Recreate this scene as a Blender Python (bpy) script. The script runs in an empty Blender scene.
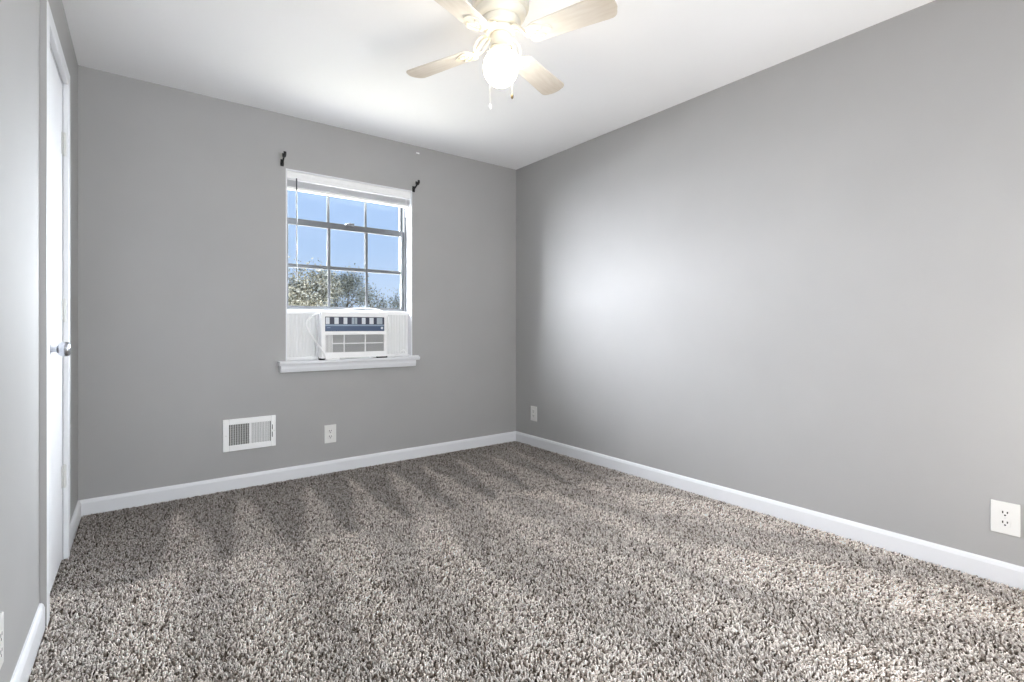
import bpy, bmesh, math, random
import numpy as np
from mathutils import Vector, Matrix

random.seed(7)
rng = np.random.default_rng(11)
S = bpy.context.scene
C = S.collection
R = math.radians
TH = 0.01945                      # the left wall stands 1.1 degrees off square

# ------------------------------------------------------------------ camera
cam_d = bpy.data.cameras.new('camera')
cam_d.sensor_width = 36.0
cam_d.lens = 504.0 / 1024.0 * 36.0
cam_d.shift_y = -14.0 / 1024.0
cam_d.clip_start = 0.02
cam_d.clip_end = 300
cam = bpy.data.objects.new('camera', cam_d)
C.objects.link(cam)
cam.location = (0.2145, 0.0, 1.02)
cam.rotation_euler = (R(90), 0, -math.atan2(0.606, 0.795))
S.camera = cam

# ------------------------------------------------------------------ world
W = bpy.data.worlds.new('sky')
S.world = W
W.use_nodes = True
nt = W.node_tree
nt.nodes.clear()
wo = nt.nodes.new('ShaderNodeOutputWorld')
bg = nt.nodes.new('ShaderNodeBackground')
tc = nt.nodes.new('ShaderNodeTexCoord')
sp = nt.nodes.new('ShaderNodeSeparateXYZ')
rp = nt.nodes.new('ShaderNodeValToRGB')
nt.links.new(tc.outputs['Generated'], sp.inputs[0])
nt.links.new(sp.outputs['Z'], rp.inputs[0])
nt.links.new(rp.outputs[0], bg.inputs[0])
nt.links.new(bg.outputs[0], wo.inputs[0])
e = rp.color_ramp.elements
e[0].position = 0.0
e[0].color = (0.66, 0.79, 0.96, 1)
e[1].position = 0.34
e[1].color = (0.40, 0.60, 0.97, 1)
m_ = e.new(0.14)
m_.color = (0.48, 0.67, 0.97, 1)
bg.inputs['Strength'].default_value = 0.90

# ------------------------------------------------------------------ lights
def light(name, kind, energy, color, loc, rot):
    d = bpy.data.lights.new(name, kind)
    d.energy = energy
    d.color = color
    o = bpy.data.objects.new(name, d)
    C.objects.link(o)
    o.location = loc
    o.rotation_euler = rot
    return o

def area(name, energy, color, loc, aim, sx_, sy_):
    d = Vector(aim) - Vector(loc)
    o = light(name, 'AREA', energy, color, loc, d.to_track_quat('-Z', 'Y').to_euler())
    o.data.shape = 'RECTANGLE'
    o.data.size = sx_
    o.data.size_y = sy_
    return o
WC = (1.51, 3.65, 1.55)                 # the middle of the window glass
# added area lamp outdoors left of the window, boosts skylight on the right wall
east = area('sky_fill_east', 6500.0, (0.90, 0.94, 1.0), (-1.6, 7.6, 2.8), WC, 7.0, 4.2)
# added area lamp outdoors to the right, boosts skylight on the door wall
west = area('sky_fill_west', 4000.0, (0.86, 0.93, 1.0), (5.7, 6.5, 3.3), WC, 3.2, 4.2)
# added upward lamp lying outdoors, stands in for ground bounce on the ceiling
grnd = area('ground_fill', 6200.0, (1.0, 0.99, 0.97), (1.5, 12.0, -2.7), (1.5, 12.0, 5.0), 14.0, 14.0)
# unseen fill lamp added behind the camera to brighten the ceiling
up_fill = area('ceiling_fill', 36.0, (1.0, 0.975, 0.94), (1.9, -0.6, 0.35), (1.9, 1.0, 2.44), 1.6, 0.5)
# soft bluish fill lamp added behind the camera to lift the left wall
rear = area('rear_corner_fill', 40.0, (0.82, 0.91, 1.0), (1.5, -0.7, 1.45), (0.0, 0.9, 1.3), 0.7, 1.4)

S.view_settings.view_transform = 'Standard'
S.view_settings.look = 'None'
S.view_settings.gamma = 1.0
S.view_settings.use_curve_mapping = False
S.view_settings.exposure = 0.16
S.cycles.max_bounces = 10
S.cycles.diffuse_bounces = 6
S.cycles.transparent_max_bounces = 16
S.cycles.sample_clamp_indirect = 6.0

# ------------------------------------------------------------------ materials
def lin(c):
    return tuple(((v / 255 / 12.92) if v / 255 <= 0.04045 else ((v / 255 + 0.055) / 1.055) ** 2.4) for v in c) + (1,)

def mat(name, rgb, rough=0.5, metal=0.0, noise=0.0, nscale=8.0, bump=0.0, bscale=200.0, spec=0.5):
    m = bpy.data.materials.new(name)
    m.use_nodes = True
    t = m.node_tree
    b = t.nodes['Principled BSDF']
    b.inputs['Base Color'].default_value = lin(rgb)
    b.inputs['Roughness'].default_value = rough
    b.inputs['Metallic'].default_value = metal
    b.inputs['Specular IOR Level'].default_value = spec
    co = t.nodes.new('ShaderNodeTexCoord')
    if noise > 0:
        n = t.nodes.new('ShaderNodeTexNoise')
        n.inputs['Scale'].default_value = nscale
        n.inputs['Detail'].default_value = 5
        r = t.nodes.new('ShaderNodeValToRGB')
        a = lin(rgb)
        r.color_ramp.elements[0].position = 0.3
        r.color_ramp.elements[1].position = 0.7
        r.color_ramp.elements[0].color = tuple(max(0, v * (1 - noise)) for v in a[:3]) + (1,)
        r.color_ramp.elements[1].color = tuple(min(1, v * (1 + noise)) for v in a[:3]) + (1,)
        t.links.new(co.outputs['Object'], n.inputs['Vector'])
        t.links.new(n.outputs['Fac'], r.inputs[0])
        t.links.new(r.outputs[0], b.inputs['Base Color'])
    if bump > 0:
        n2 = t.nodes.new('ShaderNodeTexNoise')
        n2.inputs['Scale'].default_value = bscale
        n2.inputs['Detail'].default_value = 3
        bp = t.nodes.new('ShaderNodeBump')
        bp.inputs['Strength'].default_value = bump
        bp.inputs['Distance'].default_value = 0.002
        t.links.new(co.outputs['Object'], n2.inputs['Vector'])
        t.links.new(n2.outputs['Fac'], bp.inputs['Height'])
        t.links.new(bp.outputs[0], b.inputs['Normal'])
    return m

M = {}
M['wall'] = mat('grey_wall_paint', (168, 167, 166), 0.55, noise=0.02, nscale=3, bump=0.15, bscale=160, spec=0.3)
M['ceiling'] = mat('white_ceiling_paint', (246, 246, 247), 0.85, noise=0.01, nscale=2, bump=0.2, bscale=90, spec=0.2)
M['trim'] = mat('white_trim_paint', (230, 231, 234), 0.4, noise=0.01, nscale=6)
M['door'] = mat('white_door_paint', (240, 240, 243), 0.4, noise=0.01, nscale=4)
M['sash'] = mat('backlit_grey_sash', (98, 101, 104), 0.45, noise=0.03)  # white sash coloured grey, its backlit shade put into the colour
M['plastic'] = mat('white_plastic', (246, 246, 246), 0.4, noise=0.01)
M['plate'] = mat('white_outlet_plastic', (226, 225, 222), 0.35, noise=0.01)
M['slot'] = mat('dark_slot', (48, 44, 40), 0.7, noise=0.05)
M['vinylfold'] = mat('folded_vinyl', (226, 226, 226), 0.5, noise=0.02)
M['navy'] = mat('blue_control_panel', (62, 82, 112), 0.35, noise=0.04, nscale=30)
M['paleblue'] = mat('pale_blue_strip', (140, 156, 176), 0.4, noise=0.03)
M['darkbtn'] = mat('dark_panel_band', (52, 56, 76), 0.35, noise=0.04)
M['palebtn'] = mat('pale_button', (214, 218, 224), 0.4, noise=0.02)
M['greybtn'] = mat('grey_button', (166, 176, 186), 0.4, noise=0.02)
M['grille'] = mat('grey_grille_recess', (170, 170, 170), 0.7, noise=0.04)
M['louver'] = mat('light_grey_louver', (214, 214, 214), 0.5, noise=0.02)
M['chrome'] = mat('satin_chrome', (196, 198, 204), 0.22, 1.0, noise=0.02)
M['hinge'] = mat('painted_hinge', (216, 216, 214), 0.4, 0.1, noise=0.04)
M['black'] = mat('black_iron', (24, 24, 26), 0.5, 0.3, noise=0.1)
M['cream'] = mat('cream_fan_enamel', (236, 230, 216), 0.4, noise=0.03)
M['ivory'] = mat('ivory_scrolled_iron', (246, 240, 226), 0.4, noise=0.02)
M['bronze'] = mat('dark_fob', (104, 90, 66), 0.4, 0.5, noise=0.05)
M['gap'] = mat('dark_duct', (96, 96, 92), 0.9, noise=0.05)
M['rubber'] = mat('black_foam', (30, 30, 30), 0.9, noise=0.05)
M['bark'] = mat('grey_bark', (112, 100, 88), 0.9, noise=0.2)
M['ground'] = mat('pale_grass', (150, 150, 110), 1.0, noise=0.15)

# fan blade: cream with dusty tan towards the tip (dust with a shape of its own)
bm_ = mat('fan_blade_laminate', (238, 230, 212), 0.45)
t = bm_.node_tree
b = t.nodes['Principled BSDF']
co = t.nodes.new('ShaderNodeTexCoord')
sx = t.nodes.new('ShaderNodeSeparateXYZ')
nz = t.nodes.new('ShaderNodeTexNoise')
nz.inputs['Scale'].default_value = 9
mp = t.nodes.new('ShaderNodeMapping')
mp.inputs['Scale'].default_value = (1, 6, 1)
ad = t.nodes.new('ShaderNodeMath')
ad.operation = 'MULTIPLY_ADD'
ad.inputs[1].default_value = 0.18
rr = t.nodes.new('ShaderNodeValToRGB')
rr.color_ramp.elements[0].position = 0.30
rr.color_ramp.elements[0].color = lin((242, 238, 230))
rr.color_ramp.elements[1].position = 0.60
rr.color_ramp.elements[1].color = lin((204, 192, 176))
t.links.new(co.outputs['Object'], mp.inputs[0])
t.links.new(mp.outputs[0], nz.inputs['Vector'])
t.links.new(co.outputs['Object'], sx.inputs[0])
t.links.new(nz.outputs['Fac'], ad.inputs[0])
t.links.new(sx.outputs['X'], ad.inputs[2])
t.links.new(ad.outputs[0], rr.inputs[0])
t.links.new(rr.outputs[0], b.inputs['Base Color'])
M['blade'] = bm_

def glow(name, rgb, strength):
    m = mat(name, rgb, 0.3)
    b = m.node_tree.nodes['Principled BSDF']
    b.inputs['Emission Color'].default_value = lin(rgb)
    b.inputs['Emission Strength'].default_value = strength
    return m
M['globe'] = glow('lit_opal_glass', (255, 237, 208), 19.0)

g = bpy.data.materials.new('window_glass')
g.use_nodes = True
t = g.node_tree
t.nodes.clear()
o_ = t.nodes.new('ShaderNodeOutputMaterial')
mx = t.nodes.new('ShaderNodeMixShader')
tr = t.nodes.new('ShaderNodeBsdfTransparent')
gl = t.nodes.new('ShaderNodeBsdfGlossy')
gl.inputs['Roughness'].default_value = 0.03
mx.inputs[0].default_value = 0.012
t.links.new(tr.outputs[0], mx.inputs[1])
t.links.new(gl.outputs[0], mx.inputs[2])
t.links.new(mx.outputs[0], o_.inputs[0])
M['glass'] = g

def attr_mat(name, attr, rough):
    m = bpy.data.materials.new(name)
    m.use_nodes = True
    t = m.node_tree
    b = t.nodes['Principled BSDF']
    a = t.nodes.new('ShaderNodeAttribute')
    a.attribute_name = attr
    t.links.new(a.outputs['Color'], b.inputs['Base Color'])
    b.inputs['Roughness'].default_value = rough
    b.inputs['Specular IOR Level'].default_value = 0.15
    return m
M['pile'] = attr_mat('carpet_yarn', 'yarn', 0.95)
M['leaf'] = attr_mat('blossom_leaf', 'leafcol', 0.8)

# ------------------------------------------------------------------ mesh builder
class MB:
    def __init__(s):
        s.v = []
        s.f = []
        s.sm = []

    def add(s, vs, fs, smooth=False):
        n = len(s.v)
        s.v += [tuple(p) for p in vs]
        s.f += [[i + n for i in q] for q in fs]
        s.sm += [smooth] * len(fs)
        return s

    def box(s, x0, x1, y0, y1, z0, z1):
        vs = [(x, y, z) for z in (z0, z1) for y in (y0, y1) for x in (x0, x1)]
        return s.add(vs, [(0, 2, 3, 1), (4, 5, 7, 6), (0, 1, 5, 4), (2, 6, 7, 3), (0, 4, 6, 2), (1, 3, 7, 5)])

    def prism(s, pts, axis, a, b):
        """outline pts extruded along axis ('x','y','z') from a to b"""
        def put(p, t):
            return {'x': (t, p[0], p[1]), 'y': (p[0], t, p[1]), 'z': (p[0], p[1], t)}[axis]
        n = len(pts)
        vs = [put(p, a) for p in pts] + [put(p, b) for p in pts]
        fs = [tuple(range(n))[::-1], tuple(range(n, 2 * n))]
        fs += [(i, (i + 1) % n, n + (i + 1) % n, n + i) for i in range(n)]
        return s.add(vs, fs)

    def lathe(s, prof, axis='z', o=(0, 0, 0), seg=40, smooth=True):
        """prof = [(r, h)...] turned about an axis through o"""
        vs, fs = [], []
        for r, h in prof:
            for k in range(seg):
                a = 2 * math.pi * k / seg
                c, d = r * math.cos(a), r * math.sin(a)
                p = {'z': (c, d, h), 'x': (h, c, d), 'y': (c, h, d)}[axis]
                vs.append((p[0] + o[0], p[1] + o[1], p[2] + o[2]))
        n = len(prof)
        for i in range(n - 1):
            for k in range(seg):
                fs.append((i * seg + k, i * seg + (k + 1) % seg, (i + 1) * seg + (k + 1) % seg, (i + 1) * seg + k))
        fs.append(tuple(range(seg))[::-1])
        fs.append(tuple(range((n - 1) * seg, n * seg)))
        return s.add(vs, fs, smooth)

    def tube(s, pts, r, seg=8):
        pts = [Vector(p) for p in pts]
        rad = r if isinstance(r, (list, tuple)) else [r] * len(pts)
        vs, fs = [], []
        up = Vector((0.13, 0.31, 0.94)).normalized()
        for i, p in enumerate(pts):
            d = (pts[min(i + 1, len(pts) - 1)] - pts[max(i - 1, 0)])
            d = d.normalized() if d.length > 1e-9 else Vector((0, 0, 1))
            a = d.cross(up)
            if a.length < 1e-3:
                a = d.cross(Vector((1, 0, 0)))
            a.normalize()
            q = d.cross(a)
            for k in range(seg):
                w = 2 * math.pi * k / seg
                vs.append(p + (a * math.cos(w) + q * math.sin(w)) * rad[i])
        for i in range(len(pts) - 1):
            for k in range(seg):
                fs.append((i * seg + k, i * seg + (k + 1) % seg, (i + 1) * seg + (k + 1) % seg, (i + 1) * seg + k))
        fs.append(tuple(range(seg))[::-1])
        fs.append(tuple(range((len(pts) - 1) * seg, len(pts) * seg)))
        return s.add(vs, fs, True)

    def build(s, name, m, parent=None, loc=(0, 0, 0), rz=0.0, bevel=0.0):
        me = bpy.data.meshes.new(name)
        me.from_pydata(s.v, [], s.f)
        bm = bmesh.new()
        bm.from_mesh(me)
        bmesh.ops.recalc_face_normals(bm, faces=bm.faces)
        bm.to_mesh(me)
        bm.free()
        me.polygons.foreach_set('use_smooth', s.sm)
        if any(s.sm):
            me.set_sharp_from_angle(angle=R(38))
        me.materials.append(m)
        o = bpy.data.objects.new(name, me)
        C.objects.link(o)
        o.location = loc
        o.rotation_euler = (0, 0, rz)
        o.parent = parent
        if bevel > 0:
            bv = o.modifiers.new('bevel', 'BEVEL')
            bv.width = bevel
            bv.segments = 2
            bv.limit_method = 'ANGLE'
        return o

def spline(pts, n=8):
    P = [Vector(p) for p in pts]
    out = []
    for i in range(len(P) - 1):
        p0, p1, p2, p3 = P[max(i - 1, 0)], P[i], P[i + 1], P[min(i + 2, len(P) - 1)]
        for k in range(n):
            u = k / n
            out.append(0.5 * ((2 * p1) + (p2 - p0) * u + (2 * p0 - 5 * p1 + 4 * p2 - p3) * u * u + (3 * p1 - p0 - 3 * p2 + p3) * u ** 3))
    out.append(P[-1])
    return out

def thing(name, label, cat, loc=(0, 0, 0), rz=0.0, group=None):
    o = bpy.data.objects.new(name, None)
    C.objects.link(o)
    o.empty_display_size = 0.1
    o.location = loc
    o.rotation_euler = (0, 0, rz)
    o['label'] = label
    o['category'] = cat
    if group:
        o['group'] = group
    return o

def struct(o):
    o['kind'] = 'structure'
    return o

def dup(o, parent):
    c = o.copy()
    C.objects.link(c)
    c.parent = parent
    for ch in list(o.children):
        dup(ch, c)
    return c

# ------------------------------------------------------------------ the room
RX, BY, H = 3.005, 3.60, 2.44           # right wall, back wall, ceiling
WX0, WX1, WZ0, WZ1 = 1.055, 1.979, 0.765, 2.082     # window opening
FY = -1.0                              # rear wall with the doorway
FZ = -0.014

struct(MB().box(-0.5, RX + 0.2, FY - 0.2, BY + 0.2, FZ - 0.1, FZ).build('floor', mat('carpet_backing', (96, 84, 74), 1.0, noise=0.2, nscale=60)))
struct(MB().box(-0.5, RX + 0.2, FY - 0.2, BY + 0.22, H, H + 0.15).build('ceiling', M['ceiling']))
wb = MB()
wb.box(-0.25, WX0, BY, BY + 0.2, FZ - 0.1, H)
wb.box(WX1, RX + 0.2, BY, BY + 0.2, FZ - 0.1, H)
wb.box(WX0, WX1, BY, BY + 0.2, FZ - 0.1, WZ0)
wb.box(WX0, WX1, BY, BY + 0.2, WZ1, H)
struct(wb.build('wall_back', M['wall']))
struct(MB().box(RX, RX + 0.2, FY - 0.2, BY, FZ - 0.1, H).build('wall_right', M['wall']))
# left wall, in its own frame: x = out of the wall, y = -distance from the far corner
DS0, DS1, DH = 0.632, 1.202, 2.095      # door opening along the wall
wl = MB()
wl.box(-0.12, 0, -4.59, -DS1, FZ - 0.1, H)
wl.box(-0.12, 0, -DS0, 0.0, FZ - 0.1, H)
wl.box(-0.12, 0, -DS1, -DS0, DH, H)
struct(wl.build('wall_left', M['wall'], loc=(0, BY, 0), rz=-TH))
struct(MB().box(-0.2, RX, FY - 0.12, FY, FZ - 0.1, H).build('wall_rear', M['wall']))

# window reveal lining (white), structure
rv = MB()
RV = 0.008
rv.box(WX0, WX0 + RV, BY - 0.001, BY + 0.199, WZ0, WZ1)
rv.box(WX1 - RV, WX1, BY - 0.001, BY + 0.199, WZ0, WZ1)
rv.box(WX0 + RV, WX1 - RV, BY - 0.001, BY + 0.199, WZ1 - RV, WZ1)
struct(rv.build('trim_1', M['trim']))

# baseboards
def base_prof():
    return [(0, FZ), (0.014, FZ), (0.014, 0.062), (0.010, 0.074), (0.005, 0.080), (0, 0.080)]
struct(MB().prism([(BY - a, z) for a, z in base_prof()], 'x', 0.0, RX).build('baseboard_back', M['trim']))
struct(MB().prism([(RX - a, z) for a, z in base_prof()], 'y', FY, BY - 0.0141).build('baseboard_right', M['trim']))
struct(MB().prism(base_prof(), 'y', -0.575, -0.0145).prism(base_prof(), 'y', -4.58, -1.262).build('baseboard_left', M['trim'], loc=(0, BY, 0), rz=-TH))

# door casing and jamb
cs = MB()
CT = 0.019
cs.box(0, CT, -0.640, -0.576, FZ, DH + 0.058)
cs.box(0, CT, -1.258, -1.196, FZ, DH + 0.058)
cs.box(0, CT, -1.196, -0.640, DH - 0.006, DH + 0.058)
struct(cs.build('trim_2', M['trim'], loc=(0, BY, 0), rz=-TH, bevel=0.003))
jb = MB()
jb.box(-0.119, -0.001, -0.640, -0.6325, FZ, DH - 0.001)
jb.box(-0.119, -0.001, -1.2015, -1.194, FZ, DH - 0.001)
jb.box(-0.119, -0.001, -1.194, -0.640, DH - 0.008, DH - 0.001)
jb.box(-0.119, -0.108, -1.194, -0.640, FZ, DH - 0.008)
struct(jb.build('trim_3', M['trim'], loc=(0, BY, 0), rz=-TH))
# wall-coloured edge strip on the near side of the casing
struct(MB().box(0, CT - 0.001, -1.2615, -1.2585, FZ, DH + 0.058).build('trim_4', M['wall'], loc=(0, BY, 0), rz=-TH))

# closet door
dr = bpy.data.objects.new('door_1', None)
C.objects.link(dr)
dr.location = (0, BY, 0)
dr.rotation_euler = (0, 0, -TH)
dr['kind'] = 'structure'
dr['label'] = 'plain white closet door with satin knob in the left wall'
MB().box(-0.037, -0.002, -1.191, -0.643, 0.003, DH - 0.011).build('door_panel', M['door'], dr, bevel=0.002)
for z0 in (1.775, 1.046, 0.318):
    hg = MB().tube([(0.006, -0.6465, z0), (0.006, -0.6465, z0 + 0.095)], 0.0062, 12)
    hg.tube([(0.006, -0.6465, z0 - 0.004), (0.006, -0.6465, z0 - 0.0005)], 0.004, 10)
    hg.tube([(0.006, -0.6465, z0 + 0.0955), (0.006, -0.6465, z0 + 0.099)], 0.004, 10)
    hg.box(-0.0015, 0.001, -0.672, -0.648, z0, z0 + 0.095)
    for k in (0.018, 0.048, 0.077):
        hg.lathe([(0.0035, 0.001), (0.0035, 0.0022), (0.001, 0.0026)], 'x', (0, -0.661, z0 + k), 10)
    hg.build('hinge', M['hinge'], dr)
KS = -1.085
kn = MB().lathe([(0.013, 0.006), (0.011, 0.02), (0.012, 0.026), (0.022, 0.031), (0.0265, 0.038), (0.027, 0.052), (0.025, 0.060), (0.019, 0.064), (0.004, 0.065)], 'x', (0, KS, 0.937), 28)
knob = kn.build('knob', M['chrome'], dr)
MB().lathe([(0.032, -0.002), (0.033, 0.002), (0.029, 0.006), (0.015, 0.008)], 'x', (0, KS, 0.937), 28).build('rose', M['chrome'], knob)

# ------------------------------------------------------------------ window
wn = bpy.data.objects.new('window_1', None)
C.objects.link(wn)
wn['kind'] = 'structure'
wn['label'] = 'white double-hung window with divided panes and lower sash raised'
X0, X1 = WX0 + RV, WX1 - RV
FW, FL = 0.022, 0.011
fr = MB()
fr.box(X0, X0 + FL, 3.685, 3.745, WZ0, WZ1 - RV)
fr.box(X1 - FW, X1, 3.685, 3.745, WZ0, WZ1 - RV)
fr.box(X0 + FL, X1 - FW, 3.685, 3.745, WZ1 - RV - 0.03, WZ1 - RV)
fr.box(X0 + FL, X1 - FW, 3.685, 3.745, WZ0, 0.79)
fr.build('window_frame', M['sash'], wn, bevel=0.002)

def sash(name, y0, y1, z0, z1, rails, muntin_z):
    a, c = X0 + FL + 0.001, X1 - FW - 0.001
    sw = 0.019
    s = MB()
    s.box(a, a + sw, y0, y1, z0, z1)
    s.box(c - sw, c, y0, y1, z0, z1)
    s.box(a + sw, c - sw, y0, y1, z0, z0 + rails[0])
    s.box(a + sw, c - sw, y0, y1, z1 - rails[1], z1)
    ym = (y0 + y1) / 2
    for k in (1, 2):
        x = a + sw + (c - a - 2 * sw) * k / 3
        s.box(x - 0.0095, x + 0.0095, ym - 0.004, ym - 0.001, z0 + rails[0], z1 - rails[1])
    s.box(a + sw, c - sw, ym - 0.0038, ym - 0.0012, muntin_z - 0.010, muntin_z + 0.010)
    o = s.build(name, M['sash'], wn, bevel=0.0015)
    MB().box(a + sw, c - sw, ym - 0.001, ym + 0.002, z0 + rails[0], z1 - rails[1]).build('pane', M['glass'], o)
    return o
low = sash('lower_sash', 3.694, 3.710, 1.144, 1.775, (0.024, 0.044), 1.447)
sash('upper_sash', 3.716, 3.732, 1.436, WZ1 - RV - 0.031, (0.026, 0.03), 1.747)
lk = MB().box(1.485, 1.545, 3.668, 3.693, 1.765, 1.777)
lk.lathe([(0.013, 1.777), (0.012, 1.784), (0.005, 1.786)], 'z', (1.515, 3.680, 0), 16)
lk.box(1.510, 1.548, 3.670, 3.678, 1.778, 1.784)
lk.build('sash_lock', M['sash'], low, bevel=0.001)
st = MB().prism([(3.535, 0.772), (3.531, 0.776), (3.530, 0.786), (3.534, 0.792), (3.684, 0.792), (3.684, 0.7655), (3.538, 0.7655)], 'x', WX0 + 0.001, WX1 - 0.001)
st.prism([(3.535, 0.772), (3.531, 0.776), (3.530, 0.786), (3.534, 0.792), (BY - 0.0005, 0.792), (BY - 0.0005, 0.766), (3.538, 0.766)], 'x', 1.003, WX0 + 0.001)
st.prism([(3.535, 0.772), (3.531, 0.776), (3.530, 0.786), (3.534, 0.792), (BY - 0.0005, 0.792), (BY - 0.0005, 0.766), (3.538, 0.766)], 'x', WX1 - 0.001, 2.012)
st.build('window_stool', M['trim'], wn)
MB().prism([(BY - 0.0005, 0.7655), (3.555, 0.7655), (3.553, 0.745), (3.560, 0.72), (BY - 0.0005, 0.714)], 'x', 1.014, 1.990).build('window_apron', M['trim'], wn)

# ------------------------------------------------------------------ raised blind
bl = thing('window_blind', 'white mini blind pulled all the way up at the top of the window', 'blind', (0, 0, 0))
bx0, bx1 = X0 + 0.002, X1 - 0.004
MB().prism([(3.612, 2.020), (3.606, 2.024), (3.606, 2.046), (3.602, 2.050), (3.602, 2.068), (3.607, 2.073), (3.655, 2.073), (3.655, 2.020)], 'x', bx0, bx1).build('headrail', M['plastic'], bl)
sl = MB()
for k in range(9):
    z = 1.972 + k * 0.0048
    sl.prism([(3.612, z), (3.630, z + 0.0016), (3.650, z), (3.650, z + 0.0022), (3.630, z + 0.0038), (3.612, z + 0.0022)], 'x', bx0 + 0.002, bx1 - 0.002)
sl.build('slats', mat('grey_white_slats', (206, 206, 208), 0.5, noise=0.01), bl)
MB().box(bx0 + 0.002, bx1 - 0.002, 3.611, 3.651, 1.953, 1.970).build('bottom_rail', M['plastic'], bl, bevel=0.003)
MB().tube([(1.125, 3.606, 2.028), (1.125, 3.604, 1.99), (1.126, 3.604, 1.6), (1.125, 3.605, 1.33)], 0.0045, 8).build('tilt_wand', mat('grey_wand', (84, 86, 90), 0.4, noise=0.02), bl)
lc = MB()
for dx in (-0.003, 0.003):
    lc.tube([(1.93 + dx, 3.606, 2.02), (1.931 + dx, 3.603, 1.96), (1.930 + dx * 0.3, 3.604, 1.90)], 0.001, 6)
lc.lathe([(0.002, 1.902), (0.006, 1.895), (0.007, 1.875), (0.004, 1.872)], 'z', (1.930, 3.604, 0), 12)
lc.build('lift_cord', M['plastic'], bl)

# ------------------------------------------------------------------ curtain rod brackets
def bracket(x, z, side, label):
    o = thing('curtain_rod_bracket', label, 'bracket', (x, BY, z), 0, 'curtain rod brackets')
    p = MB()
    p.prism([(-0.010, -0.034), (0.010, -0.034), (0.012, -0.02), (0.010, 0.012), (-0.010, 0.012), (-0.012, -0.02)], 'y', -0.004, -0.0005)
    p.build('base_plate', M['black'], o, bevel=0.001)
    a = MB().tube([(0, -0.003, -0.012), (0, -0.020, -0.010), (side * 0.001, -0.045, 0.004), (side * 0.002, -0.062, 0.016)], 0.0055, 10)
    a.build('arm', M['black'], o)
    cup = spline([(0.002 * side, -0.086, 0.040), (0.002 * side, -0.088, 0.022), (0.002 * side, -0.072, 0.011), (0.002 * side, -0.052, 0.016), (0.002 * side, -0.048, 0.038)], 5)
    c = MB()
    for k in (-0.005, 0.0, 0.005):
        c.tube([(q.x + k, q.y, q.z) for q in cup], 0.0038, 8)
    c.build('cup', M['black'], o)
    MB().lathe([(0.0035, -0.0075), (0.0035, -0.004)], 'y', (0, 0, -0.026), 10).build('screw', M['black'], o)
bracket(1.032, 2.125, -1, 'black curtain rod bracket above the window corner nearest the door')
bracket(1.990, 2.108, 1, 'black curtain rod bracket above the window corner nearest the right wall')

# ------------------------------------------------------------------ air conditioner
ac = thing('window_air_conditioner', 'white window air conditioner with blue control strip sitting on the window sill', 'air conditioner', (0, 0, 0))
AX0, AX1, AZ0, AZ1, AY = 1.272, 1.744, 0.803, 1.124, 3.545
bd = MB()
bd.box(AX0 + 0.012, AX1 - 0.010, 3.60, 4.02, AZ0 + 0.004, AZ1 - 0.004)
bd.box(AX0 + 0.05, AX0 + 0.09, 3.60, 3.66, 0.7925, AZ0 + 0.006)
bd.box(AX1 - 0.09, AX1 - 0.05, 3.60, 3.66, 0.7925, AZ0 + 0.006)
bd.build('casing', M['plastic'], ac, bevel=0.003)
dx0, dx1, dz0, dz1 = 1.296, 1.727, 0.990, 1.092
gx0, gx1, gz0, gz1 = 1.300, 1.724, 0.843, 0.966
fc = MB()
fc.box(AX0, dx0, AY, 3.60, AZ0, AZ1)
fc.box(dx1, AX1, AY, 3.60, AZ0, AZ1)
fc.box(dx0, dx1, AY, 3.60, dz1, AZ1)
fc.box(dx0, dx1, AY, 3.60, gz1, dz0)
fc.box(dx0, dx1, AY, 3.60, AZ0, gz0)
fc.box(dx0, gx0, AY, 3.60, gz0, gz1)
fc.box(gx1, dx1, AY, 3.60, gz0, gz1)
fc.build('front_panel', M['plastic'], ac)
cp = MB().box(dx0, dx1, AY + 0.004, AY + 0.03, dz0, dz1).build('control_panel', M['darkbtn'], ac)
pw, ph = dx1 - dx0, dz1 - dz0
MB().box(dx0 + 0.001, dx1 - 0.001, AY + 0.001, AY + 0.0045, dz0 + ph * 0.36, dz0 + ph * 0.47).build('trim_strip', M['paleblue'], cp)
MB().box(dx0 + 0.001, dx1 - 0.001, AY + 0.001, AY + 0.0045, dz0 + 0.001, dz0 + ph * 0.355).build('display_strip', M['navy'], cp)
for u0, u1, mm in ((.013, .072, 'palebtn'), (.15, .218, 'palebtn'), (.298, .36, 'palebtn'), (.435, .478, 'greybtn'), (.488, .525, 'greybtn'), (.605, .668, 'palebtn'), (.737, .808, 'palebtn'), (.868, .915, 'greybtn'), (.918, .966, 'greybtn')):
    MB().box(dx0 + pw * u0, dx0 + pw * u1, AY, AY + 0.0045, dz0 + ph * 0.50, dz0 + ph * 0.95).build('button', M[mm], cp, bevel=0.0008)
MB().lathe([(0.009, AY + 0.0015), (0.009, AY - 0.0003), (0.007, AY - 0.0006)], 'y', (dx0 + pw * 0.957, 0, dz0 + ph * 0.22), 20).build('emblem', M['palebtn'], cp)
MB().box(dx0 + pw * .03, dx0 + pw * .085, AY + 0.0004, AY + 0.0012, dz0 + ph * 0.23, dz0 + ph * 0.265).build('indicator_mark', M['paleblue'], cp)
gr = MB().box(gx0, gx1, AY + 0.016, AY + 0.03, gz0, gz1).build('grille', M['grille'], ac)
lv = MB()
n = 17
for k in range(n):
    z = gz0 + (gz1 - gz0) * (k + 0.5) / n
    lv.prism([(AY + 0.004, z - 0.0012), (AY + 0.0155, z + 0.0008), (AY + 0.0155, z + 0.0022), (AY + 0.004, z + 0.0006)], 'x', gx0 + 0.0005, gx1 - 0.0005)
lv.build('louvers', M['louver'], gr)
gb = MB()
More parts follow.
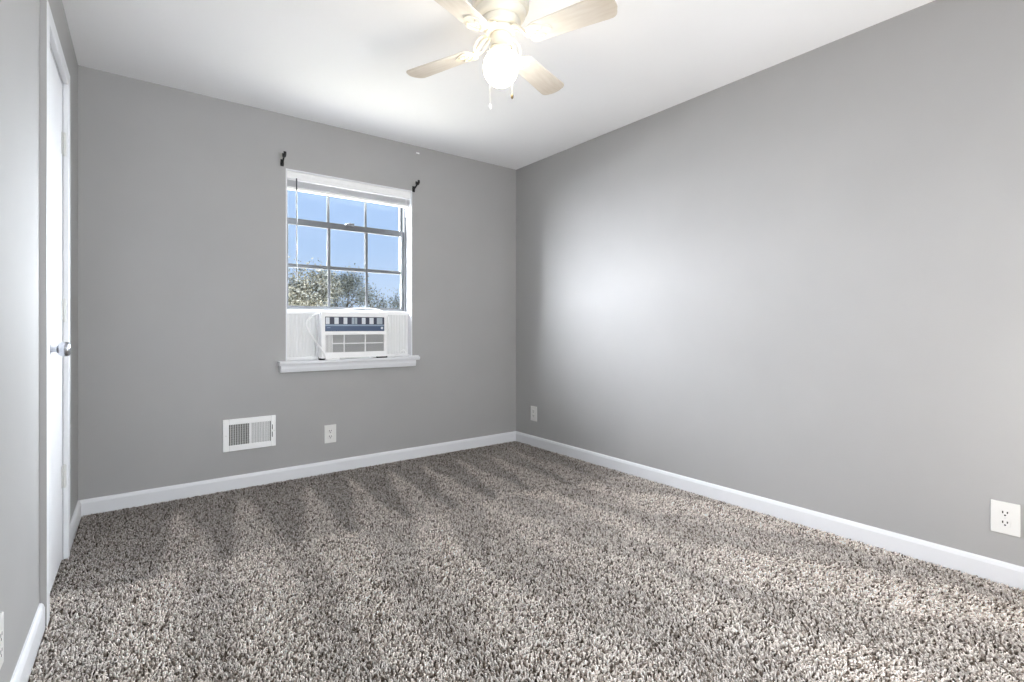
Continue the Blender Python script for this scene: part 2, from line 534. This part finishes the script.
for u, w in ((0.305, 0.006), (0.665, 0.008)):
    x = gx0 + (gx1 - gx0) * u
    gb.box(x - w / 2, x + w / 2, AY + 0.0005, AY + 0.0155, gz0, gz1)
zc = (gz0 + gz1) / 2
gb.box(gx0 + 0.05, gx1, AY + 0.001, AY + 0.015, zc - 0.0035, zc + 0.0035)
gb.build('grille_bars', M['plastic'], gr)
gf = MB()
for k in range(5):
    x = gx0 + 0.006 + k * 0.0095
    gf.box(x, x + 0.0045, AY + 0.001, AY + 0.014, gz0, gz1)
gf.build('air_deflector', M['plastic'], gr)
# side curtains: folded vinyl in a frame, one each side
def curtain(x0, x1):
    f = MB()
    f.box(x0, x1, 3.655, 3.683, 1.112, 1.142)
    f.box(x0, x1, 3.655, 3.683, 0.7925, 0.812)
    o = MB()
    nf = max(3, int(abs(x1 - x0) / 0.022))
    pts = []
    for k in range(2 * nf + 1):
        x = x0 + 0.004 + (x1 - x0 - 0.008) * k / (2 * nf)
        pts.append((x, 3.667 if k % 2 else 3.670))
    poly = pts + [(x, y + 0.004) for x, y in reversed(pts)]
    o.prism(poly, 'z', 0.812, 1.112)
    p = o.build('side_curtain', M['vinylfold'], ac)
    f.box(x0, x0 + 0.012, 3.655, 3.683, 0.812, 1.112)
    f.box(x1 - 0.012, x1, 3.655, 3.683, 0.812, 1.112)
    f.build('curtain_frame', M['plastic'], p, bevel=0.002)
curtain(X0 + 0.001, AX0 + 0.010)
curtain(AX1 - 0.008, X1 - 0.001)
MB().box(AX0 + 0.012, AX1 - 0.010, 3.655, 3.683, AZ1 - 0.003, 1.142).build('top_rail', M['plastic'], ac, bevel=0.002)
# power cord looping over the unit
cord = spline([(1.745, 3.60, 0.98), (1.775, 3.585, 1.02), (1.770, 3.59, 1.10), (1.70, 3.60, 1.150), (1.56, 3.60, 1.158), (1.42, 3.60, 1.142), (1.30, 3.585, 1.130),
               (1.205, 3.565, 1.085), (1.178, 3.56, 1.030), (1.222, 3.55, 0.94), (1.285, 3.540, 0.845), (1.300, 3.535, 0.803), (1.33, 3.545, 0.797), (1.40, 3.555, 0.797)], 8)
MB().tube(cord, 0.0056, 8).build('power_cord', M['plastic'], ac)
c2 = spline([(1.83, 3.62, 0.797), (1.87, 3.60, 0.82), (1.90, 3.585, 0.845), (1.925, 3.59, 0.815), (1.96, 3.575, 0.797), (2.0, 3.560, 0.797), (2.014, 3.555, 0.796)], 8)
MB().tube(c2, 0.004, 8).build('power_cord', M['plastic'], ac)
for x0, x1 in ((1.262, 1.298), (1.68, 1.755)):
    MB().box(x0, x1, 3.552, 3.585, 0.7922, 0.8035).build('foam_strip', M['rubber'], ac, bevel=0.002)

# ------------------------------------------------------------------ floor register on the back wall
vt = thing('wall_vent', 'white louvered air vent low on the back wall', 'vent', (0.6855, BY, 0.237))
VW, VH = 0.306, 0.202
fx0, fx1, fz0, fz1 = 0.034, 0.276, 0.036, 0.166
vf = MB()
def frame_ring(mb, w, h, a0, a1, b0, b1, y0, y1):
    mb.box(0, a0, y0, y1, 0, h)
    mb.box(a1, w, y0, y1, 0, h)
    mb.box(a0, a1, y0, y1, 0, b0)
    mb.box(a0, a1, y0, y1, b1, h)
frame_ring(vf, VW, VH, fx0, fx1, fz0, fz1, -0.009, -0.0005)
vf.build('face_plate', M['plastic'], vt, bevel=0.003)
MB().box(fx0, fx1, -0.0022, -0.0006, fz0, fz1).build('duct_opening', M['gap'], vt)
fl_, frr = MB(), MB()
for k in range(12):
    x = fx0 + 0.006 + k * 0.0096
    fl_.prism([(x, -0.008), (x + 0.002, -0.008), (x + 0.0035, -0.0025), (x + 0.0015, -0.0025)], 'z', fz0, fz1)
    x = (fx0 + fx1) / 2 + 0.006 + k * 0.0096
    frr.prism([(x, -0.008), (x + 0.0028, -0.008), (x - 0.0015, -0.0025), (x - 0.0045, -0.0025)], 'z', fz0, fz1)
fl_.build('fins', M['plastic'], vt)
frr.build('fins', M['plastic'], vt)
MB().box((fx0 + fx1) / 2 - 0.005, (fx0 + fx1) / 2 + 0.004, -0.0085, -0.0022, fz0, fz1).build('center_bar', M['plastic'], vt)
hb = MB()
for k in range(1, 9):
    z = fz0 + (fz1 - fz0) * k / 9
    hb.box(fx0, fx1, -0.0036, -0.0024, z - 0.0012, z + 0.0012)
hb.build('damper_blades', mat('dull_damper', (150, 150, 146), 0.6, noise=0.03), vt)
lev = MB().box(0.283, 0.287, -0.010, -0.0088, 0.062, 0.142).build('lever_slot', M['slot'], vt)
MB().box(0.2825, 0.2875, -0.020, -0.010, 0.096, 0.110).build('lever', M['plastic'], lev, bevel=0.001)
for x, z in ((0.017, 0.1), (0.296, 0.1)):
    MB().lathe([(0.0035, -0.0088), (0.0035, -0.0102), (0.001, -0.0107)], 'y', (x, 0, z), 12).build('screw', M['hinge'], vt)

# ------------------------------------------------------------------ outlets
def make_outlet(label, loc, rz, W_=0.084, H_=0.126):
    o = thing('wall_outlet', label, 'outlet', loc, rz, 'duplex wall outlets')
    p = MB()
    w, h = W_ / 2, H_ / 2
    cx = [0.0172, 0.0172]
    p.box(-w, w, -0.0065, -0.0005, -h, h)
    p.build('cover_plate', M['plate'], o, bevel=0.0025)
    for s in (-1, 1):
        zc = s * 0.0195
        pts = []
        for k in range(24):
            a = 2 * math.pi * k / 24
            pts.append((0.0172 * math.cos(a), zc + max(-0.0138, min(0.0138, 0.0172 * math.sin(a)))))
        r = MB().prism(pts, 'y', -0.0085, -0.006).build('receptacle', M['plate'], o, bevel=0.0008)
        q = MB()
        q.box(-0.0088, -0.0048, -0.0088, -0.0083, zc - 0.001, zc + 0.0085)
        q.box(0.0048, 0.0088, -0.0088, -0.0083, zc + 0.0002, zc + 0.0080)
        q.lathe([(0.0032, -0.0083), (0.0032, -0.0088)], 'y', (0, 0, zc - 0.0075), 12)
        q.build('slots', M['slot'], r)
    MB().lathe([(0.0032, -0.006), (0.0032, -0.0074), (0.001, -0.0078)], 'y', (0, 0, 0), 12).build('screw', M['hinge'], o)
    return o
make_outlet('white outlet on the back wall to the right of the air vent', (1.3475, BY, 0.268), 0, 0.082, 0.126)
make_outlet('white outlet low on the right wall close to the far corner', (RX, 3.345, 0.273), R(-90), 0.082, 0.126)
make_outlet('white outlet low on the right wall at the right edge of the photo', (RX, 0.4065, 0.257), R(-90), 0.086, 0.128)
sL = 1.845 + 0.041
make_outlet('white outlet on the left wall before the door, cut off by the left edge', (-math.sin(TH) * sL, BY - math.cos(TH) * sL, 0.254), R(90) - TH, 0.082, 0.126)

# ------------------------------------------------------------------ small hook left in the wall by the ceiling
hk = MB().box(2.012, 2.040, BY - 0.006, BY - 0.0005, 2.380, 2.391)
hk.lathe([(0.004, BY - 0.006), (0.004, BY - 0.012), (0.002, BY - 0.013)], 'y', (2.024, 0, 2.386), 10)
o = hk.build('wall_hook', M['plastic'], bevel=0.0015)
o['label'] = 'tiny white hook on the back wall just under the ceiling'
o['category'] = 'hook'

# ------------------------------------------------------------------ ceiling fan
fan = thing('ceiling_fan', 'cream four-blade ceiling fan with a lit round globe', 'ceiling fan', (1.478, 1.737, H))
Z = lambda z: z - H
MB().lathe([(0.088, -0.0005), (0.098, -0.012), (0.116, -0.020), (0.121, -0.035), (0.121, -0.062), (0.117, -0.074), (0.109, -0.079), (0.105, -0.081), (0.109, -0.084), (0.105, -0.099), (0.098, -0.110),
            (0.087, -0.116), (0.083, -0.119), (0.086, -0.123), (0.083, -0.136), (0.078, -0.146), (0.060, -0.152), (0.02, -0.153)], seg=56).build('motor_housing', M['cream'], fan)
MB().lathe([(0.058, -0.153), (0.062, -0.157), (0.062, -0.172), (0.056, -0.176), (0.02, -0.176)], seg=48).build('flywheel', M['ivory'], fan)
sh = MB().lathe([(0.034, -0.176), (0.044, -0.181), (0.045, -0.190), (0.043, -0.194), (0.043, -0.226), (0.046, -0.232), (0.040, -0.236)], seg=44)
swh = sh.build('switch_housing', M['cream'], fan)
ft = MB().lathe([(0.040, -0.236), (0.047, -0.238), (0.049, -0.252), (0.045, -0.255)], seg=44)
for k in range(3):
    a = R(20 + 120 * k)
    ft.tube([(0.048 * math.cos(a), 0.048 * math.sin(a), -0.245), (0.058 * math.cos(a), 0.058 * math.sin(a), -0.245)], 0.003, 8)
ft.build('globe_fitter', M['cream'], fan)
gp = []
for k in range(0, 25):
    a = R(38) + (math.pi - R(38)) * k / 24
    gp.append((max(0.0015, 0.074 * math.sin(a)), -0.316 + 0.080 * math.cos(a)))
MB().lathe(gp, seg=44).build('globe', M['globe'], fan)

def blade_outline():
    r0, r1, w0, w1 = 0.150, 0.512, 0.052, 0.062
    pts = [(r0, -w0 * 0.6), (r0 + 0.012, -w0 * 0.9), (r0 + 0.03, -w0)]
    pts += [(r1 - 0.05, -w1)]
    for k in range(1, 8):
        a = -math.pi / 2 + math.pi / 2 * k / 8
        pts.append((r1 - 0.036 + 0.030 * math.cos(a), -w1 + 0.034 + 0.034 * math.sin(a)))
    pts += [(r1, -0.02), (r1 + 0.002, 0.0), (r1, 0.02)]
    for k in range(1, 8):
        a = math.pi / 2 * k / 8
        pts.append((r1 - 0.036 + 0.030 * math.cos(a), w1 - 0.034 + 0.034 * math.sin(a)))
    pts += [(r1 - 0.05, w1), (r0 + 0.03, w0), (r0 + 0.012, w0 * 0.9), (r0, w0 * 0.6)]
    return pts

def pitched(mb, ang):
    c, s = math.cos(ang), math.sin(ang)
    mb.v = [(x, y * c - z * s, y * s + z * c) for x, y, z in mb.v]
    return mb
PITCH = R(-10)
for k in range(4):
    a = R(20.6 + 90 * k)
    iron = MB()
    iron.tube(spline([(0.050, 0, -0.165), (0.085, 0, -0.168), (0.115, 0, -0.195), (0.150, 0, -0.222)], 6), 0.008, 10)
    for s in (-1, 1):
        iron.tube(spline([(0.055, s * 0.010, -0.168), (0.085, s * 0.026, -0.172), (0.112, s * 0.030, -0.196), (0.128, s * 0.016, -0.214), (0.118, s * 0.006, -0.206)], 6), 0.0048, 8)
    plate = MB()
    out = []
    for j in range(36):
        w = 2 * math.pi * j / 36
        rr_ = 0.040 * (1 + 0.16 * math.cos(3 * w))
        out.append((0.182 + 1.25 * rr_ * math.cos(w), 1.12 * rr_ * math.sin(w)))
    plate.prism(out, 'z', -0.0095, -0.0045)
    for s in (-1, 1):
        plate.tube(spline([(0.150, s * 0.004, -0.011), (0.165, s * 0.022, -0.011), (0.190, s * 0.030, -0.011), (0.206, s * 0.018, -0.011), (0.192, s * 0.008, -0.011), (0.180, s * 0.014, -0.011)], 5), 0.003, 6)
    for x, y in ((0.165, 0), (0.205, 0.02), (0.205, -0.02)):
        plate.lathe([(0.005, -0.0095), (0.005, -0.012), (0.002, -0.0135)], 'z', (x, y, 0), 10)
    pitched(plate, PITCH)
    iron.add([(x, y, z - 0.213) for x, y, z in plate.v], plate.f, False)
    iron.build('blade_iron', M['ivory'], fan, rz=a)
    bb = MB().prism(blade_outline(), 'z', -0.0045, 0.0025)
    pitched(bb, PITCH)
    ob = bb.build('blade', M['blade'], fan, loc=(0, 0, -0.213), rz=a, bevel=0.0015)

def chain(x, y, z0, z1, fobm, r):
    c = MB()
    n = int((z0 - z1) / 0.006)
    for k in range(n):
        z = z0 - (z0 - z1) * k / n
        c.lathe([(0.0006, z), (0.0014, z - 0.0014), (0.0014, z - 0.0026), (0.0006, z - 0.004)], 'z', (x, y, 0), 6)
    c.tube([(x, y, z0), (x, y, z1)], 0.0006, 5)
    o = c.build('pull_chain', M['hinge'], fan)
    MB().lathe([(0.0015, z1), (0.0045, z1 - 0.006), (r, z1 - 0.014), (r, z1 - 0.022), (0.003, z1 - 0.026)], 'z', (x, y, 0), 14).build('fob', fobm, o)
def camoff(a, b):      # small offsets (right, away) as seen on entering the room
    return (0.795 * a + 0.606 * b, -0.606 * a + 0.795 * b)
cx_, cy_ = camoff(0.036, 0.028)
hx, hy = camoff(-0.046, 0.0)
MB().tube([(0.04 * 0.79, -0.02, -0.21), (cx_ * 1.35, cy_ * 1.35, -0.214)], 0.003, 8).build('chain_outlet', M['bronze'], swh)
chain(cx_ * 1.35, cy_ * 1.35, -0.214, -0.405, M['bronze'], 0.0058)
chain(hx, hy, -0.214, -0.468, M['plastic'], 0.0062)

# ------------------------------------------------------------------ carpet pile
def build_carpet():
    P = 0.0074
    xs = np.arange(-0.05, RX - 0.016, P)
    ys = np.arange(FY + 0.02, BY - 0.018, P)
    gx, gy = np.meshgrid(xs, ys)
    gx = gx + rng.uniform(-.5, .5, gx.shape) * P * 1.1
    gy = gy + rng.uniform(-.5, .5, gy.shape) * P * 1.1
    x, y = gx.ravel(), gy.ravel()
    left = -math.tan(TH) * (BY - y)
    s = (BY - y)
    keep = (x < RX - 0.018) & (y < BY - 0.018) & (x > left + np.where((s > 0.575) & (s < 0.64), 0.024, np.where((s > 1.19) & (s < 1.265), 0.026, np.where((s >= 0.64) & (s <= 1.19), -0.034, 0.019))))
    # only the floor that can be seen from in and around the doorway
    x, y = x[keep], y[keep]
    N = len(x)

    # vacuum tracks: strokes that lay the pile one way or the other
    def smooth(a, lo, hi):
        u = np.clip((a - lo) / (hi - lo), 0, 1)
        return u * u * (3 - 2 * u)

    def vnoise(px, py, sc, seed):
        r = np.random.default_rng(seed)
        g_ = r.uniform(0, 1, (64, 64))
        u, v = px * sc + 17.3, py * sc + 9.1
        i, j = np.floor(u).astype(int), np.floor(v).astype(int)
        fu, fv = u - i, v - j
        fu, fv = fu * fu * (3 - 2 * fu), fv * fv * (3 - 2 * fv)
        a = g_[i % 64, j % 64] * (1 - fu) + g_[(i + 1) % 64, j % 64] * fu
        b_ = g_[i % 64, (j + 1) % 64] * (1 - fu) + g_[(i + 1) % 64, (j + 1) % 64] * fu
        return a * (1 - fv) + b_ * fv
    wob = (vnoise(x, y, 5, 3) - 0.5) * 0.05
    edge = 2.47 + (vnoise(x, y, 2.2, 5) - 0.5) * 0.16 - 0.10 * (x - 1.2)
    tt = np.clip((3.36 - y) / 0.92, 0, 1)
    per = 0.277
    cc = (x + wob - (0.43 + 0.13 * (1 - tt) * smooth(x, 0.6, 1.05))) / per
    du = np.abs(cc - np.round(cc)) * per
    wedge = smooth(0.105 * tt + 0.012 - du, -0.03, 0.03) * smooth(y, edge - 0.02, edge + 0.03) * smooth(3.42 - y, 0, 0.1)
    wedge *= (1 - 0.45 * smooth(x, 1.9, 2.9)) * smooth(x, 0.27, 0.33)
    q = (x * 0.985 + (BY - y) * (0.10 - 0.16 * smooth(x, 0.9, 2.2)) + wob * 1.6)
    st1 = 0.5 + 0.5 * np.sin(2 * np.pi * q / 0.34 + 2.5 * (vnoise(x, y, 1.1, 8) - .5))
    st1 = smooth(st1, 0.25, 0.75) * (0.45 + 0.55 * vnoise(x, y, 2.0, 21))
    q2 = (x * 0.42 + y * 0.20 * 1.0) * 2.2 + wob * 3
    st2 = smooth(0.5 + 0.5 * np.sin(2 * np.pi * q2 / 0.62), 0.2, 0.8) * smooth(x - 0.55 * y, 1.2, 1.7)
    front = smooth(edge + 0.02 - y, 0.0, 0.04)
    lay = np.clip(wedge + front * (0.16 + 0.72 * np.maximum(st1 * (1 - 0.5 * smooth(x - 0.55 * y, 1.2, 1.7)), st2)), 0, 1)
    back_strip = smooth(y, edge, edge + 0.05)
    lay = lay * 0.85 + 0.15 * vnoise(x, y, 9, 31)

    # each tuft: three rings of three verts, bent over
    ang = rng.uniform(0, 2 * np.pi, N)
    # laid strokes point away from the window, the others stand or face it
    dirx = np.cos(ang) * 0.9 + 0.15
    diry = np.sin(ang) * 0.9 - (lay - 0.45) * 1.5
    leanm = rng.uniform(0.25, 0.9, N)
    L = rng.uniform(0.010, 0.0155, N)
    rad = rng.uniform(0.0026, 0.0041, N) 
    v = np.zeros((N, 9, 3), dtype=np.float32)
    heights = (0.0, 0.62, 1.0)
    lean = (0.0, 0.30, 0.95)
    rs = (0.8, 1.05, 0.62)
    for k in range(3):
        cxk = x + dirx * leanm * lean[k] * 0.0105
        cyk = y + diry * leanm * lean[k] * 0.0105
        czk = FZ + L * heights[k] * (1.0 - 0.22 * leanm * (k == 2)) + 0.001
        for j in range(3):
            w = ang + 2 * np.pi * j / 3 + k * 0.5
            v[:, k * 3 + j, 0] = cxk + rad * rs[k] * np.cos(w)
            v[:, k * 3 + j, 1] = cyk + rad * rs[k] * np.sin(w)
            v[:, k * 3 + j, 2] = czk + (0.0008 * math.cos(j * 2.1) if k == 2 else 0)
    quads = []
    for k in range(2):
        for j in range(3):
            quads.append((k * 3 + j, k * 3 + (j + 1) % 3, k * 3 + 3 + (j + 1) % 3, k * 3 + 3 + j))
    quads = np.array(quads, dtype=np.int32)
    tri = np.array([[6, 7, 8]], dtype=np.int32)
    base = (np.arange(N, dtype=np.int32) * 9)[:, None, None]
    lq = (quads[None] + base).reshape(N, -1)
    lt = (tri[None] + base).reshape(N, -1)
    loops = np.concatenate([lq, lt], axis=1).ravel()
    totals = np.tile(np.array([4] * 6 + [3], dtype=np.int32), N)
    starts = np.concatenate([[0], np.cumsum(totals)[:-1]]).astype(np.int32)
    me = bpy.data.meshes.new('carpet_pile')
    me.vertices.add(N * 9)
    me.vertices.foreach_set('co', v.ravel())
    me.loops.add(len(loops))
    me.loops.foreach_set('vertex_index', loops.astype(np.int32))
    me.polygons.add(len(totals))
    me.polygons.foreach_set('loop_start', starts)
    me.polygons.foreach_set('loop_total', totals)
    me.update(calc_edges=True)
    # yarn colours: flecked beige, taupe, grey and dark brown; strokes show the pale sides of the yarn
    pal = np.array([lin(c)[:3] for c in ((232, 225, 219), (216, 207, 200), (191, 182, 174), (160, 149, 140), (115, 104, 94), (76, 66, 57))])
    prob = np.array([0.24, 0.26, 0.20, 0.14, 0.10, 0.06])
    pick = rng.choice(6, N, p=prob)
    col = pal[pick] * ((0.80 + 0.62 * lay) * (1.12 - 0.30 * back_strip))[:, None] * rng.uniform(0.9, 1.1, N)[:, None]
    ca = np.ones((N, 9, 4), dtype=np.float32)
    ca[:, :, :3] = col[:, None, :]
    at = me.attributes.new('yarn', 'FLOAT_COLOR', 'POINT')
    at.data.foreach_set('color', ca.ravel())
    me.materials.append(M['pile'])
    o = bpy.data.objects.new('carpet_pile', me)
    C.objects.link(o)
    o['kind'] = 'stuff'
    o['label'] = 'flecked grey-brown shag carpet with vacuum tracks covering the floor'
    o['category'] = 'carpet'
build_carpet()

# ------------------------------------------------------------------ outside: ground and flowering trees
struct(MB().box(-60, 60, BY + 3.0, 110, -3.0, -2.8).build('ground', M['ground']))

def make_tree(loc, h, spread, nleaf, seed, label, pals, lr=0.075):
    r = random.Random(seed)
    t = thing('tree', label, 'tree', loc, 0, 'trees outside the window')
    trunk, br, tips = MB(), MB(), []
    top = h * 0.55
    trunk.tube([(0, 0, 0), (0.05, 0.02, top * 0.5), (0.0, 0.0, top)], [0.16, 0.13, 0.11], 10)
    def grow(p, d, ln, rad, depth):
        pts, q = [p], p
        for k in range(3):
            d = (d + Vector((r.uniform(-.25, .25), r.uniform(-.25, .25), r.uniform(-.05, .2)))).normalized()
            q = q + d * ln / 3
            pts.append(q)
        br.tube(pts, [rad, rad * .85, rad * .7, rad * .55], 5)
        if depth <= 1:
            tips.extend(pts[1:])
        if depth == 0:
            return
        for k in range(r.choice((2, 3, 3))):
            nd = (d + Vector((r.uniform(-1, 1) * spread, r.uniform(-1, 1) * spread, r.uniform(-.25, .6)))).normalized()
            grow(pts[r.choice((2, 3))], nd, ln * r.uniform(.6, .85), rad * .55, depth - 1)
    for k in range(6):
        a = k * 1.05 + r.uniform(-.3, .3)
        grow(Vector((0, 0, top * r.uniform(.75, 1))), Vector((math.cos(a) * spread, math.sin(a) * spread, r.uniform(.5, 1.1))).normalized(), h * 0.155, 0.055, 3)
    trunk.build('trunk', M['bark'], t)
    br.build('branches', M['bark'], t)
    vs, fs, cols = [], [], []
    for k in range(nleaf):
        p = r.choice(tips) + Vector((r.gauss(0, .26), r.gauss(0, .26), r.gauss(0, .22)))
        a = Vector((r.gauss(0, 1), r.gauss(0, 1), r.gauss(0, 1))).normalized()
        b_ = a.orthogonal().normalized()
        c_ = a.cross(b_)
        s_ = lr * r.uniform(.6, 1.3)
        n = len(vs)
        vs += [p + b_ * s_, p + c_ * s_ * .6 + a * s_ * .2, p - b_ * s_, p - c_ * s_ * .6 + a * s_ * .2]
        fs.append((n, n + 1, n + 2, n + 3))
        cc = lin(r.choice(pals))
        cols += [cc] * 4
    me = bpy.data.meshes.new('foliage')
    me.from_pydata([tuple(q) for q in vs], [], fs)
    at = me.attributes.new('leafcol', 'FLOAT_COLOR', 'POINT')
    at.data.foreach_set('color', np.array(cols, dtype=np.float32).ravel())
    me.materials.append(M['leaf'])
    o = bpy.data.objects.new('foliage', me)
    C.objects.link(o)
    o.parent = t
blos = [(210, 206, 190), (186, 180, 158), (150, 146, 122), (98, 96, 80), (226, 224, 214), (172, 168, 152)]
grey = [(168, 170, 162), (140, 144, 132), (186, 188, 182), (116, 118, 110)]
make_tree((6.7, 25.0, -2.8), 7.4, 0.75, 12000, 1, 'tall cream-blossomed tree seen through the left column of window panes', blos, 0.055)
make_tree((11.6, 34.0, -2.8), 8.6, 0.85, 12000, 2, 'rounded cream-blossomed tree seen through the middle column of window panes', blos, 0.06)
make_tree((12.2, 27.0, -2.8), 6.7, 0.85, 6000, 3, 'thin grey-leaved tree seen through the right column of window panes', grey, 0.05)
